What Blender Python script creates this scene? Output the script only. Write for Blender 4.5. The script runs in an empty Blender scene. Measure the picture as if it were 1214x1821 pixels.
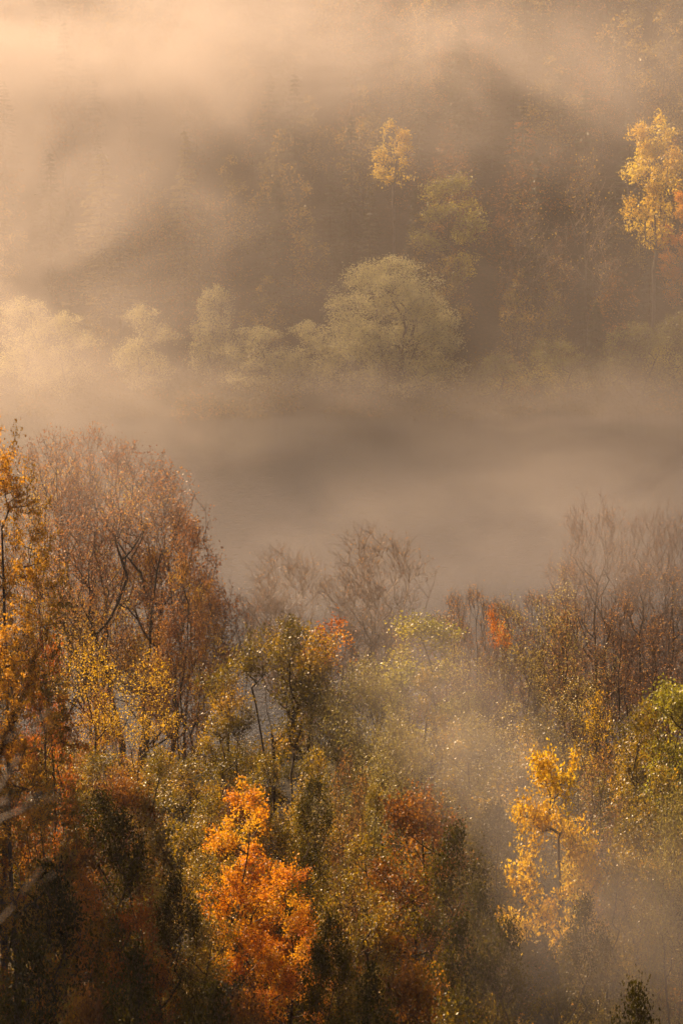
import bpy, math
import numpy as np
from mathutils import Vector
R = math.radians
scene = bpy.context.scene
col = scene.collection

# ------------------------------------------------------------------ camera
CAM_Z = 40.0
PITCH = R(10.2)
F_PX = 5200.0                     # focal length in photo pixels (1214 x 1821)
cam = bpy.data.cameras.new('camera')
cam.sensor_fit = 'VERTICAL'
cam.sensor_height = 24.0
cam.lens = 24.0 * F_PX / 1821.0
cam.clip_start = 0.5
cam.clip_end = 3000.0
cam.dof.use_dof = True
cam.dof.focus_distance = 118.0
cam.dof.aperture_fstop = 1.3
cam_o = bpy.data.objects.new('camera', cam)
cam_o.location = (0, 0, CAM_Z)
cam_o.rotation_euler = (math.pi / 2 - PITCH, 0, 0)
col.objects.link(cam_o)
scene.camera = cam_o

# ------------------------------------------------------------------ sky and sun
SUN_EL, SUN_AZ = R(31), R(-44)    # azimuth measured from +Y (the view), minus is left
sun_dir = Vector((math.sin(SUN_AZ) * math.cos(SUN_EL), math.cos(SUN_AZ) * math.cos(SUN_EL), math.sin(SUN_EL)))
world = bpy.data.worlds.new('World')
scene.world = world
world.use_nodes = True
wn = world.node_tree
wn.nodes.clear()
sky = wn.nodes.new('ShaderNodeTexSky')
sky.sky_type = 'NISHITA'
sky.sun_disc = False
sky.sun_elevation = SUN_EL
sky.sun_rotation = SUN_AZ
sky.air_density = 0.5
sky.dust_density = 8.0
sky.ozone_density = 0.3
bg = wn.nodes.new('ShaderNodeBackground')
bg.inputs['Strength'].default_value = 0.05
wo = wn.nodes.new('ShaderNodeOutputWorld')
wn.links.new(sky.outputs[0], bg.inputs[0])
wn.links.new(bg.outputs[0], wo.inputs[0])
sl = bpy.data.lights.new('sun', 'SUN')
sl.energy = 5.0
sl.angle = R(0.6)
sl.color = (1.0, 0.67, 0.36)
so = bpy.data.objects.new('sun', sl)
so.rotation_euler = (-sun_dir).to_track_quat('-Z', 'Y').to_euler()
so.location = (-60, 60, 90)
col.objects.link(so)
scene.view_settings.view_transform = 'Standard'
scene.view_settings.look = 'None'
scene.view_settings.gamma = 1.0
scene.view_settings.exposure = 1.0
cy = scene.cycles
cy.use_denoising = True
cy.max_bounces = 5
cy.diffuse_bounces = 1
cy.glossy_bounces = 2
cy.transmission_bounces = 3
cy.volume_bounces = 0
cy.volume_step_rate = 1.05
cy.use_adaptive_sampling = True
cy.adaptive_threshold = 0.025
cy.volume_max_steps = 128
cy.sample_clamp_indirect = 1.5
cy.sample_clamp_direct = 1.7
cy.caustics_reflective = False
cy.caustics_refractive = False

# ------------------------------------------------------------------ helpers
def ray(px, py):
    u = (px - 607.0) / F_PX
    v = -(py - 910.5) / F_PX
    c, s = math.cos(PITCH), math.sin(PITCH)
    return np.array([u, c + v * s, -s + v * c])

def at(px, py, D):
    """world point D metres ahead that the photo shows at pixel px, py"""
    d = ray(px, py)
    return np.array([0, 0, CAM_Z]) + d * (D / d[1])

def smooth(a, b, x):
    t = np.clip((np.asarray(x, float) - a) / (b - a), 0, 1)
    return t * t * (3 - 2 * t)

_r = np.random.default_rng(3)
_K = _r.uniform(-1, 1, (10, 2)) * np.array([[0.03]] * 4 + [[0.09]] * 6)
_PH = _r.uniform(0, 6.28, 10)
_AM = np.array([1.0] * 4 + [0.35] * 6)

def ground_z(x, y):
    x = np.asarray(x, float); y = np.asarray(y, float)
    n = sum(a * np.sin(k[0] * x * 2 + k[1] * y * 2 + p) for a, k, p in zip(_AM, _K, _PH)) / 4
    shore = 149 + 2.5 * np.sin(x * 0.09 + 1) + 1.2 * np.sin(x * 0.31)
    far = 275 + 2 * np.sin(x * 0.07) + 1.5 * np.sin(x * 0.23 + 2)
    hill = 38 - 0.62 * np.maximum(y, -20)
    hill = np.where(y < -20, 38 + 12.4, hill)
    bank = 4.5 - 3.6 * smooth(58, 140, y) + 0.5 * n
    near = np.maximum(hill, bank) + np.log1p(np.exp(-np.abs(hill - bank) / 2.0)) * 1.2
    z = near * (1 - smooth(shore - 6, shore + 8, y)) + (-2.0) * smooth(shore - 6, shore + 8, y)
    up = np.maximum(y - 290, 0)
    rise = 0.58 * (np.sqrt(up * up + 25) - 5) + 1.2 * n * smooth(5, 50, up)
    rise = np.where(rise < 60, rise, 60 + 50 * (1 - np.exp(-np.maximum(rise - 60, 0) / 50)))
    z = z + smooth(far - 10, far + 8, y) * 2.9 + rise
    return z

def mesh_from(name, verts, faces_flat, sizes, mat_idx=None, tint=None, smooth_f=False):
    me = bpy.data.meshes.new(name)
    verts = np.ascontiguousarray(verts, np.float32)
    faces_flat = np.ascontiguousarray(faces_flat, np.int32)
    sizes = np.ascontiguousarray(sizes, np.int32)
    me.vertices.add(len(verts))
    me.vertices.foreach_set('co', verts.ravel())
    me.loops.add(len(faces_flat))
    me.loops.foreach_set('vertex_index', faces_flat)
    me.polygons.add(len(sizes))
    st = np.zeros(len(sizes), np.int32)
    st[1:] = np.cumsum(sizes)[:-1]
    me.polygons.foreach_set('loop_start', st)
    me.polygons.foreach_set('loop_total', sizes)
    if mat_idx is not None:
        me.polygons.foreach_set('material_index', np.ascontiguousarray(mat_idx, np.int32))
    if tint is not None:
        at_ = me.attributes.new('tint', 'FLOAT', 'POINT')
        at_.data.foreach_set('value', np.ascontiguousarray(tint, np.float32))
    me.update(calc_edges=True)
    if smooth_f:
        me.polygons.foreach_set('use_smooth', np.ones(len(sizes), bool))
    return me

def link(name, me, parent=None):
    o = bpy.data.objects.new(name, me)
    col.objects.link(o)
    if parent is not None:
        o.parent = parent
    return o

# ------------------------------------------------------------------ materials
def new_mat(name):
    m = bpy.data.materials.new(name)
    m.use_nodes = True
    m.node_tree.nodes.clear()
    return m, m.node_tree.nodes, m.node_tree.links

def leaf_mat(name, stops, trans=0.5, gloss=0.07, rough=0.5, shift=0.18):
    m, N, L = new_mat(name)
    a = N.new('ShaderNodeAttribute'); a.attribute_name = 'tint'
    oi = N.new('ShaderNodeObjectInfo')
    s1 = N.new('ShaderNodeMath'); s1.operation = 'MULTIPLY_ADD'
    s1.inputs[1].default_value = shift; s1.inputs[2].default_value = -shift / 2
    L.new(oi.outputs['Random'], s1.inputs[0])
    ad = N.new('ShaderNodeMath'); ad.operation = 'ADD'; ad.use_clamp = True
    L.new(a.outputs['Fac'], ad.inputs[0]); L.new(s1.outputs[0], ad.inputs[1])
    cr = N.new('ShaderNodeValToRGB')
    el = cr.color_ramp.elements
    while len(el) < len(stops):
        el.new(0.5)
    for e, (p, c) in zip(el, stops):
        e.position = p; e.color = (*c, 1)
    L.new(ad.outputs[0], cr.inputs[0])
    d = N.new('ShaderNodeBsdfDiffuse'); t = N.new('ShaderNodeBsdfTranslucent')
    g = N.new('ShaderNodeBsdfGlossy'); g.inputs['Roughness'].default_value = rough
    g.inputs['Color'].default_value = (1, 1, 1, 1)
    m1 = N.new('ShaderNodeMixShader'); m1.inputs[0].default_value = trans
    m2 = N.new('ShaderNodeMixShader'); m2.inputs[0].default_value = gloss
    L.new(cr.outputs[0], d.inputs[0]); L.new(cr.outputs[0], t.inputs[0])
    L.new(d.outputs[0], m1.inputs[1]); L.new(t.outputs[0], m1.inputs[2])
    L.new(m1.outputs[0], m2.inputs[1]); L.new(g.outputs[0], m2.inputs[2])
    o = N.new('ShaderNodeOutputMaterial'); L.new(m2.outputs[0], o.inputs['Surface'])
    return m

def bark_mat(name, c1, c2, scale=6):
    m, N, L = new_mat(name)
    tc = N.new('ShaderNodeTexCoord')
    mp = N.new('ShaderNodeMapping'); mp.inputs['Scale'].default_value = (1, 1, 0.35)
    nz = N.new('ShaderNodeTexNoise'); nz.inputs['Scale'].default_value = scale; nz.inputs['Detail'].default_value = 4
    cr = N.new('ShaderNodeValToRGB')
    cr.color_ramp.elements[0].position = 0.35; cr.color_ramp.elements[0].color = (*c1, 1)
    cr.color_ramp.elements[1].position = 0.7; cr.color_ramp.elements[1].color = (*c2, 1)
    b = N.new('ShaderNodeBsdfPrincipled'); b.inputs['Roughness'].default_value = 0.75
    o = N.new('ShaderNodeOutputMaterial')
    L.new(tc.outputs['Object'], mp.inputs[0]); L.new(mp.outputs[0], nz.inputs[0])
    L.new(nz.outputs[0], cr.inputs[0]); L.new(cr.outputs[0], b.inputs['Base Color'])
    L.new(b.outputs[0], o.inputs['Surface'])
    return m

M = {}
M['bark'] = bark_mat('bark_brown', (0.028, 0.018, 0.011), (0.11, 0.075, 0.05))
M['bark_grey'] = bark_mat('bark_grey', (0.07, 0.055, 0.045), (0.22, 0.18, 0.15))
M['twig'] = bark_mat('twig_brown', (0.10, 0.055, 0.035), (0.24, 0.15, 0.10))
M['twig_pale'] = bark_mat('twig_pale', (0.20, 0.14, 0.10), (0.42, 0.32, 0.24))
M['bark_red'] = bark_mat('bark_red_brown', (0.02, 0.008, 0.004), (0.06, 0.024, 0.013), 25)
M['orange'] = leaf_mat('leaves_orange', [(0, (0.50, 0.13, 0.006)), (0.35, (0.84, 0.32, 0.008)), (0.7, (0.90, 0.44, 0.012)), (1, (0.88, 0.54, 0.03))], 0.58, 0.05)
M['yellow'] = leaf_mat('leaves_yellow', [(0, (0.56, 0.29, 0.010)), (0.3, (0.80, 0.48, 0.015)), (0.8, (0.88, 0.62, 0.03)), (1, (0.42, 0.36, 0.03))], 0.55, 0.05)
M['gold'] = leaf_mat('leaves_golden_beech', [(0, (0.55, 0.13, 0.01)), (0.3, (0.74, 0.27, 0.012)), (0.5, (0.40, 0.24, 0.012)), (0.7, (0.20, 0.15, 0.01)), (0.85, (0.68, 0.37, 0.02)), (1, (0.84, 0.44, 0.03))], 0.55, 0.06)
M['russet'] = leaf_mat('leaves_russet', [(0, (0.22, 0.09, 0.04)), (0.5, (0.46, 0.20, 0.06)), (0.85, (0.62, 0.32, 0.05)), (1, (0.70, 0.46, 0.05))], 0.5, 0.05)
M['red'] = leaf_mat('leaves_red', [(0, (0.28, 0.07, 0.015)), (0.6, (0.58, 0.17, 0.015)), (1, (0.74, 0.34, 0.02))], 0.5, 0.05)
M['olive'] = leaf_mat('leaves_olive', [(0, (0.11, 0.085, 0.006)), (0.45, (0.27, 0.19, 0.009)), (0.8, (0.50, 0.31, 0.012)), (1, (0.68, 0.36, 0.014))], 0.55, 0.09)
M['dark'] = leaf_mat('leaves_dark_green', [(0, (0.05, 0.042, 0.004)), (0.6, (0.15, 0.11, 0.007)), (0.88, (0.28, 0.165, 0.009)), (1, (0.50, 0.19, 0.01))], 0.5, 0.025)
M['lime'] = leaf_mat('leaves_yellow_green', [(0, (0.16, 0.15, 0.01)), (0.5, (0.38, 0.34, 0.02)), (1, (0.64, 0.50, 0.03))], 0.55, 0.08)
M['willow'] = leaf_mat('leaves_pale_willow', [(0, (0.42, 0.38, 0.13)), (0.6, (0.70, 0.63, 0.27)), (1, (0.80, 0.73, 0.34))], 0.55, 0.08)
M['aspen'] = leaf_mat('leaves_aspen_yellow', [(0, (0.70, 0.42, 0.02)), (0.5, (0.88, 0.60, 0.04)), (1, (0.90, 0.70, 0.07))], 0.6, 0.06)
M['brown'] = leaf_mat('leaves_orange_brown', [(0, (0.14, 0.05, 0.012)), (0.45, (0.34, 0.13, 0.012)), (0.75, (0.55, 0.24, 0.015)), (1, (0.26, 0.19, 0.015))], 0.5, 0.05)
M['silver'] = leaf_mat('leaves_silvery', [(0, (0.18, 0.15, 0.025)), (0.6, (0.40, 0.32, 0.06)), (1, (0.60, 0.44, 0.07))], 0.5, 0.09)
M['needles'] = leaf_mat('needles_green', [(0, (0.03, 0.04, 0.014)), (0.7, (0.08, 0.085, 0.03)), (1, (0.17, 0.14, 0.05))], 0.3, 0.06)
M['needles_lit'] = leaf_mat('needles_golden_lit', [(0, (0.26, 0.22, 0.08)), (1, (0.55, 0.44, 0.16))], 0.5, 0.05)  # golden light on the misty spruces, put into the needle colour

# ------------------------------------------------------------------ tree building
def tubes(chains):
    """chains: list of (points (n,3), radii (n,)) -> verts, flat faces, sizes"""
    V, F, S = [], [], []
    base = 0
    for P, rad in chains:
        P = np.asarray(P); n = len(P)
        k = 7 if rad[0] > 0.09 else (5 if rad[0] > 0.035 else 3)
        T = np.gradient(P, axis=0)
        T /= np.linalg.norm(T, axis=1)[:, None] + 1e-9
        ref = np.where(np.abs(T[:, 2:3]) > 0.9, np.array([[1.0, 0, 0]]), np.array([[0, 0, 1.0]]))
        A = np.cross(T, ref); A /= np.linalg.norm(A, axis=1)[:, None] + 1e-9
        B = np.cross(T, A)
        th = np.arange(k) * 2 * math.pi / k
        ring = P[:, None] + rad[:, None, None] * (np.cos(th)[None, :, None] * A[:, None] + np.sin(th)[None, :, None] * B[:, None])
        V.append(ring.reshape(-1, 3))
        i = np.arange(n - 1)[:, None] * k; j = np.arange(k)[None]; j2 = (j + 1) % k
        q = np.stack([i + j, i + j2, i + k + j2, i + k + j], -1).reshape(-1, 4) + base
        F.append(q.ravel()); S.append(np.full(len(q), 4))
        base += n * k
    return np.concatenate(V), np.concatenate(F), np.concatenate(S)

def leaf_quads(C, size, rng, droop=0.0, aspect=0.62, flat=0.0):
    """kite shaped leaves at centres C"""
    n = len(C)
    d = rng.normal(size=(n, 3)); d[:, 2] = d[:, 2] * (1 - flat) - droop
    d /= np.linalg.norm(d, axis=1)[:, None]
    w = rng.normal(size=(n, 3)); w[:, 2] *= (1 - flat)
    w -= (w * d).sum(1)[:, None] * d
    w /= np.linalg.norm(w, axis=1)[:, None] + 1e-9
    nn = np.cross(d, w)
    s = size * rng.uniform(0.6, 1.3, n)[:, None]
    a = C - d * s * 0.5
    b = C + w * s * aspect * 0.5 + nn * s * 0.08
    c = C + d * s * 0.5
    e = C - w * s * aspect * 0.5 + nn * s * 0.08
    V = np.stack([a, b, c, e], 1).reshape(-1, 3)
    F = np.arange(4 * n)
    return V, F, np.full(n, 4)

def clump_noise(P, rng, k=0.8):
    Kk = rng.normal(size=(6, 3)) * k; ph = rng.uniform(0, 6.28, 6)
    return sum(np.sin(P @ q + p) for q, p in zip(Kk, ph)) / 6 * 1.2

PROFILES = {
    'round': lambda u: np.sqrt(np.clip(1 - (2 * u - 1) ** 2, 0, 1)) ** 0.9,
    'egg': lambda u: np.clip(np.sin(math.pi * np.clip(u, 0, 1) ** 0.75), 0, 1) ** 0.75,
    'cone': lambda u: np.clip((1 - u) * 1.05, 0, 1) ** 0.75 * np.clip(u * 6 + 0.35, 0, 1),
    'vase': lambda u: np.clip(0.25 + 0.9 * u, 0, 1) * np.clip((1 - u) * 4, 0, 1) ** 0.6,
    'column': lambda u: np.clip((1 - u) * 2.6, 0, 1) ** 0.6 * np.clip(u * 5 + 0.3, 0, 1),
    'dome': lambda u: np.sqrt(np.clip(1 - u ** 2.2, 0, 1)) * np.clip(u * 3 + 0.55, 0, 1),
}

def grow(seed, H, z0, rad, prof='egg', ntips=350, nclump=28, spread=0.16, stems=1, trunk_r=0.16,
         up=0.5, fork=0.55, wobble=0.025):
    """skeleton of a tree: chains of (points, radii, depth) and tip points"""
    rng = np.random.default_rng(seed)
    pf = PROFILES[prof]
    pos = []; par = []; chains = []
    for s in range(stems):
        a = rng.uniform(0, 6.28); off = 0.0 if stems == 1 else rng.uniform(0.15, 0.35) + 0.05 * stems
        lean = 0.0 if stems == 1 else rad * rng.uniform(0.25, 0.6)
        top = z0 + (H - z0) * (fork if stems == 1 else rng.uniform(fork - 0.12, fork + 0.1))
        n = 14
        t = np.linspace(0, 1, n)
        w = np.cumsum(rng.normal(size=(n, 2)) * H * wobble * 0.2, axis=0)
        w -= w[0]
        P = np.stack([off * math.cos(a) + lean * math.cos(a) * t ** 1.4 + w[:, 0], off * math.sin(a) + lean * math.sin(a) * t ** 1.4 + w[:, 1], t * top - 0.4 * (1 - t)], 1)
        base = len(pos)
        for i in range(n):
            pos.append(P[i]); par.append(base + i - 1 if i else -1)
        chains.append(list(range(base, base + n)))
    # clumps near the envelope's surface, tips round each clump
    u = rng.uniform(0.03, 0.98, nclump * 3)
    keep = rng.uniform(0, 1, len(u)) < pf(u) + 0.12
    u = u[keep][:nclump]
    th = rng.uniform(0, 6.28, len(u)); rr = np.sqrt(rng.uniform(0.15, 1, len(u)))
    cr = pf(u) * rad * rr * rng.uniform(0.78, 1.05, len(u))
    C = np.stack([cr * np.cos(th), cr * np.sin(th), z0 + u * (H - z0)], 1)
    ci = rng.integers(0, len(C), ntips)
    T = C[ci] + rng.normal(size=(ntips, 3)) * rad * spread * np.array([1, 1, 0.8])
    T[:, 2] = np.clip(T[:, 2], z0 * 0.7, H)
    # keep inside a soft envelope
    uu = np.clip((T[:, 2] - z0) / (H - z0), 0, 1)
    lim = pf(uu) * rad * 1.08 + 0.25
    rad_t = np.hypot(T[:, 0], T[:, 1])
    f = np.minimum(1, lim / (rad_t + 1e-6)); T[:, 0] *= f; T[:, 1] *= f
    order = np.argsort(np.hypot(T[:, 0], T[:, 1]) * 1.0 + 0.35 * np.abs(T[:, 2] - z0) + rng.uniform(0, 0.3 * rad, ntips))
    T = T[order]
    A = np.zeros((len(pos) + ntips * 5, 3)); A[:len(pos)] = pos; m = len(pos)
    for p in T:
        dv = p - A[:m]
        dist = np.sqrt((dv ** 2).sum(1))
        hor = np.hypot(dv[:, 0], dv[:, 1])
        pen = np.maximum(0, up * hor - dv[:, 2]) * 1.6 + (A[:m, 2] < z0 * 0.45) * 3
        j = int(np.argmin(dist + pen))
        a = A[j]; d = dist[j]
        nseg = 4 if d > 0.6 else 2
        t = np.linspace(0, 1, nseg + 1)[1:, None]
        mid = (a + p) / 2 + np.array([0, 0, -0.05 * d]) + rng.normal(size=3) * 0.05 * d
        mid[:2] += (p - a)[:2] * 0.12
        Q = (1 - t) ** 2 * a + 2 * t * (1 - t) * mid + t ** 2 * p
        ch = [j]
        for q in Q:
            A[m] = q; pos.append(q); par.append(ch[-1]); ch.append(m); m += 1
        chains.append(ch)
    cnt = np.zeros(m)
    for ch in chains[stems:]:
        cnt[ch[-1]] += 1
    for i in range(m - 1, -1, -1):
        if par[i] >= 0:
            cnt[par[i]] += cnt[i]
    tot = max(cnt[0], 1)
    tw = 0.009
    rad_n = tw + (trunk_r - tw) * (np.maximum(cnt, 0.3) / max(cnt.max(), 1)) ** 0.62
    out = []
    for k, ch in enumerate(chains):
        P = A[ch]; rr = rad_n[ch].copy()
        if k >= stems:
            rr[0] = min(rr[0], rr[1] * 1.15)
        else:
            rr[0] *= 1.45; rr[1] *= 1.12
        out.append((P, rr))
    return out, T, rng

def finish(name, chains, T, rng, bark, twigm, leafm, leaves, size, spread, flat=0.0, droop=0.3, aspect=0.62,
           twigs=2, twig_len=0.5, tint_k=0.8, tint_amp=0.35, thick=0.03, tint_base=0.5, updir=0.5, extra=None, squash=1.0, zone=0):
    """meshes: trunk (thick wood) and crown (fine twigs with leaves on them)"""
    big = [c for c in chains if c[1][0] >= thick]
    small = [c for c in chains if c[1][0] < thick]
    out = T - np.array([0, 0, T[:, 2].mean()]); out /= np.linalg.norm(out, axis=1)[:, None] + 1e-9
    ends = [T]
    for q in range(twigs):
        d = out * 0.7 + rng.normal(size=T.shape) * 0.75 + np.array([0, 0, updir])
        d /= np.linalg.norm(d, axis=1)[:, None]
        L = twig_len * rng.uniform(0.5, 1.2, len(T))[:, None]
        E = T + d * L
        bend = T + d * L * 0.5 + rng.normal(size=T.shape) * 0.05 * L
        small += [(np.stack([a, b, c]), np.array([0.009, 0.007, 0.004])) for a, b, c in zip(T, bend, E)]
        ends.append(E)
    tv, tf, ts = tubes(big)
    tm = mesh_from(name + '_trunk', tv, tf, ts, smooth_f=True)
    tm.materials.append(bark)
    V, F, S = tubes(small)
    MI = np.zeros(len(S), int); TI = np.zeros(len(V))
    Es = np.concatenate(ends)
    w = rng.uniform(0.2, 1, len(Es))
    if zone: w = w * (Es[:, 2] > zone * T[:, 2].max())
    w /= w.sum()
    idx = rng.choice(len(Es), leaves, p=w)
    src = T[idx % len(T)]
    C = src + (Es[idx] - src) * rng.uniform(0.1, 1.1, leaves)[:, None] + rng.normal(size=(leaves, 3)) * spread * np.array([1, 1, squash])
    lv, lf, ls = leaf_quads(C, size, rng, droop, aspect, flat)
    tint = np.clip(tint_base + clump_noise(C, rng, tint_k) * tint_amp * 1.6 + rng.normal(size=leaves) * 0.13, 0, 1)
    if extra is not None:
        tint = np.clip(extra(C, tint), 0, 1)
    V2 = np.concatenate([V, lv]); F2 = np.concatenate([F, lf + len(V)]); S2 = np.concatenate([S, ls])
    cm = mesh_from(name + '_crown', V2, F2, S2, np.concatenate([MI, np.ones(len(ls), int)]), np.concatenate([TI, np.repeat(tint, 4)]))
    cm.materials.append(twigm); cm.materials.append(leafm)
    arr = dict(V=np.concatenate([tv, V2]), F=np.concatenate([tf, F2 + len(tv)]), S=np.concatenate([ts, S2]),
               MI=np.concatenate([np.zeros(len(ts), int), MI, np.ones(len(ls), int)]),
               TI=np.concatenate([np.zeros(len(tv)), TI, np.repeat(tint, 4)]))
    return tm, cm, arr

PROTO = {}
def proto(key, H, z0, rad, bark, twigm, leafm, leaves, size, lspread, g=None, **k):
    chains, T, rng = grow(hash_seed(key), H, z0, rad, **(g or {}))
    tm, cm, arr = finish(key, chains, T, rng, M[bark], M[twigm], M[leafm], leaves, size, lspread, **k)
    PROTO[key] = dict(tm=tm, cm=cm, H=H, R=rad, arr=arr, leaf=leafm)

def hash_seed(s):
    v = 7
    for ch in s:
        v = (v * 31 + ord(ch)) % 100003
    return v

# broadleaf kinds
proto('orange_maple', 14, 1.5, 3.1, 'bark', 'twig', 'orange', 19000, 0.155, 0.16, dict(prof='egg', ntips=420, nclump=34, spread=0.15, trunk_r=0.13),
      tint_amp=0.35, tint_base=0.55, twigs=2, twig_len=0.45)
proto('yellow_maple', 14, 6.2, 2.6, 'bark', 'twig', 'yellow', 8500, 0.17, 0.17, dict(prof='dome', ntips=300, nclump=44, spread=0.12, trunk_r=0.12),
      tint_amp=0.35, tint_base=0.5)
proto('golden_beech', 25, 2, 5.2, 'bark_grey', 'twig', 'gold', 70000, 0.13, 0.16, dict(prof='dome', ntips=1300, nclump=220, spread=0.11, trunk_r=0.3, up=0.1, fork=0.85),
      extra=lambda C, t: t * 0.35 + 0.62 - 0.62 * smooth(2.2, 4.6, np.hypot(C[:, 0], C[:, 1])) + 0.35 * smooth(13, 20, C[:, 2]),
      tint_amp=0.55, tint_base=0.5, tint_k=0.45, squash=0.35, flat=0.45, updir=-0.05, twig_len=0.7)
proto('russet_tree', 18, 4.5, 4.8, 'bark', 'twig', 'russet', 15500, 0.12, 0.2, dict(prof='dome', ntips=1100, nclump=110, spread=0.16, stems=3, trunk_r=0.17, fork=0.55, up=1.1, wobble=0.03),
      tint_amp=0.5, tint_base=0.40, twigs=3, twig_len=0.6, extra=lambda C, t: t + 0.5 * (1 - smooth(6, 12.5, C[:, 2])))
proto('russet_young', 14, 3, 3.1, 'bark', 'twig', 'russet', 13000, 0.12, 0.2, dict(prof='egg', ntips=600, nclump=45, spread=0.15, stems=2, trunk_r=0.12, fork=0.6, up=1.1, wobble=0.03),
      tint_amp=0.4, tint_base=0.6, twigs=3, twig_len=0.6)
proto('sparse_yellow', 13, 3, 2.4, 'bark', 'twig', 'yellow', 4200, 0.12, 0.2, dict(prof='column', ntips=320, nclump=60, spread=0.18, stems=3, trunk_r=0.09, up=1.1), tint_amp=0.4, tint_base=0.3)
proto('red_maple', 12, 2.5, 2.6, 'bark', 'twig', 'red', 9000, 0.12, 0.17, dict(prof='egg', ntips=300, nclump=24, spread=0.15, trunk_r=0.12), tint_amp=0.4)
proto('mixed_alder', 12.5, 7.0, 2.6, 'bark', 'twig', 'olive', 11000, 0.13, 0.17, dict(prof='vase', ntips=420, nclump=34, spread=0.16, stems=5, trunk_r=0.12, fork=0.5, up=0.9),
      tint_amp=0.5, tint_base=0.6, extra=lambda C, t: t)
proto('olive_tree_round', 12, 2.2, 2.8, 'bark', 'twig', 'olive', 17000, 0.135, 0.2, dict(prof='egg', ntips=480, nclump=46, spread=0.15, stems=2, trunk_r=0.11, up=0.8),
      tint_amp=0.35, tint_base=0.5)
proto('olive_tree_thin', 12.5, 2.5, 1.9, 'bark', 'twig', 'olive', 9000, 0.135, 0.2, dict(prof='column', ntips=320, nclump=34, spread=0.17, stems=3, trunk_r=0.09, up=1.2),
      tint_amp=0.45, tint_base=0.5)
proto('silver_willow', 11.5, 1.6, 2.9, 'bark', 'twig_pale', 'silver', 19000, 0.12, 0.22, dict(prof='dome', ntips=560, nclump=50, spread=0.17, stems=3, trunk_r=0.1, up=0.9),
      tint_amp=0.35, tint_base=0.45, aspect=0.4)
proto('dark_tree', 12, 1.5, 3.0, 'bark', 'twig', 'dark', 17000, 0.14, 0.22, dict(prof='egg', ntips=430, nclump=44, spread=0.15, stems=2, trunk_r=0.12, up=0.8),
      tint_amp=0.4, tint_base=0.45)
proto('brown_tree', 13, 2, 2.9, 'bark', 'twig', 'brown', 17000, 0.14, 0.2, dict(prof='egg', ntips=480, nclump=46, spread=0.14, stems=1, trunk_r=0.13, up=0.6),
      tint_amp=0.45, tint_base=0.5)
proto('lime_tree', 14, 3, 2.1, 'bark', 'twig', 'lime', 9000, 0.14, 0.2, dict(prof='egg', ntips=330, nclump=28, spread=0.15, stems=1, trunk_r=0.1, up=1.0),
      tint_amp=0.35, tint_base=0.55)
proto('bare_fan', 13, 3.2, 3.3, 'bark', 'twig_pale', 'russet', 2200, 0.09, 0.15, dict(prof='vase', ntips=750, nclump=80, spread=0.13, stems=3, trunk_r=0.1, fork=0.4, up=1.3, wobble=0.03),
      twigs=5, twig_len=1.0, updir=0.55, tint_base=0.7)
proto('bare_slender', 14, 4, 1.7, 'bark', 'twig', 'russet', 2000, 0.11, 0.2, dict(prof='column', ntips=420, nclump=50, spread=0.17, stems=1, trunk_r=0.11, fork=0.85, up=1.3),
      twigs=3, twig_len=0.7, updir=1.0, tint_base=0.5)
proto('bare_slender_leafy', 14, 4, 1.9, 'bark', 'twig', 'silver', 3800, 0.115, 0.2, dict(prof='column', ntips=380, nclump=44, spread=0.17, stems=2, trunk_r=0.105, fork=0.8, up=1.3),
      twigs=3, twig_len=0.7, updir=1.0, tint_base=0.7)
proto('tufted', 13, 4, 1.9, 'bark', 'twig', 'orange', 900, 0.15, 0.16, dict(prof='column', ntips=300, nclump=34, spread=0.15, stems=2, trunk_r=0.085, fork=0.75, up=1.2),
      twigs=2, twig_len=0.6, updir=1.0, tint_base=0.25, zone=0.86)
proto('bare_big', 18, 4, 4.6, 'bark', 'twig', 'russet', 8000, 0.09, 0.2, dict(prof='dome', ntips=1300, nclump=110, spread=0.14, stems=3, trunk_r=0.17, fork=0.55, up=1.0),
      twigs=4, twig_len=0.9, updir=0.9, tint_base=0.45)
proto('bare_alder', 13, 4, 3.0, 'bark', 'twig', 'brown', 1500, 0.11, 0.1, dict(prof='round', ntips=520, nclump=60, spread=0.16, stems=2, trunk_r=0.12, fork=0.5, up=0.7, wobble=0.035),
      twigs=2, twig_len=0.5, updir=0.5, tint_base=0.15, tint_amp=0.15)
proto('bare_birch', 16, 3, 2.8, 'bark_grey', 'twig_pale', 'yellow', 350, 0.16, 0.2, dict(prof='egg', ntips=420, nclump=50, spread=0.16, stems=1, trunk_r=0.13, fork=0.8, up=0.9),
      twigs=3, twig_len=0.9, updir=0.3)
proto('round_willow', 13.5, 0.8, 6.2, 'bark', 'twig_pale', 'willow', 60000, 0.15, 0.26, dict(prof='dome', ntips=1700, nclump=300, spread=0.07, stems=3, trunk_r=0.3, up=0.5),
      tint_amp=0.25, tint_base=0.55, twigs=2, twig_len=0.4, aspect=0.5)
proto('bank_willow', 8.5, 0.5, 3.4, 'bark', 'twig_pale', 'willow', 11000, 0.16, 0.25, dict(prof='dome', ntips=400, nclump=40, spread=0.14, stems=3, trunk_r=0.14, up=0.6),
      tint_amp=0.3, tint_base=0.5, twigs=2, twig_len=0.4, aspect=0.5)
proto('bank_bush_green', 8, 0.5, 3.2, 'bark', 'twig', 'lime', 9000, 0.15, 0.25, dict(prof='dome', ntips=330, nclump=32, spread=0.15, stems=3, trunk_r=0.12, up=0.6),
      tint_amp=0.4, tint_base=0.3, twigs=2, twig_len=0.4)
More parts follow.
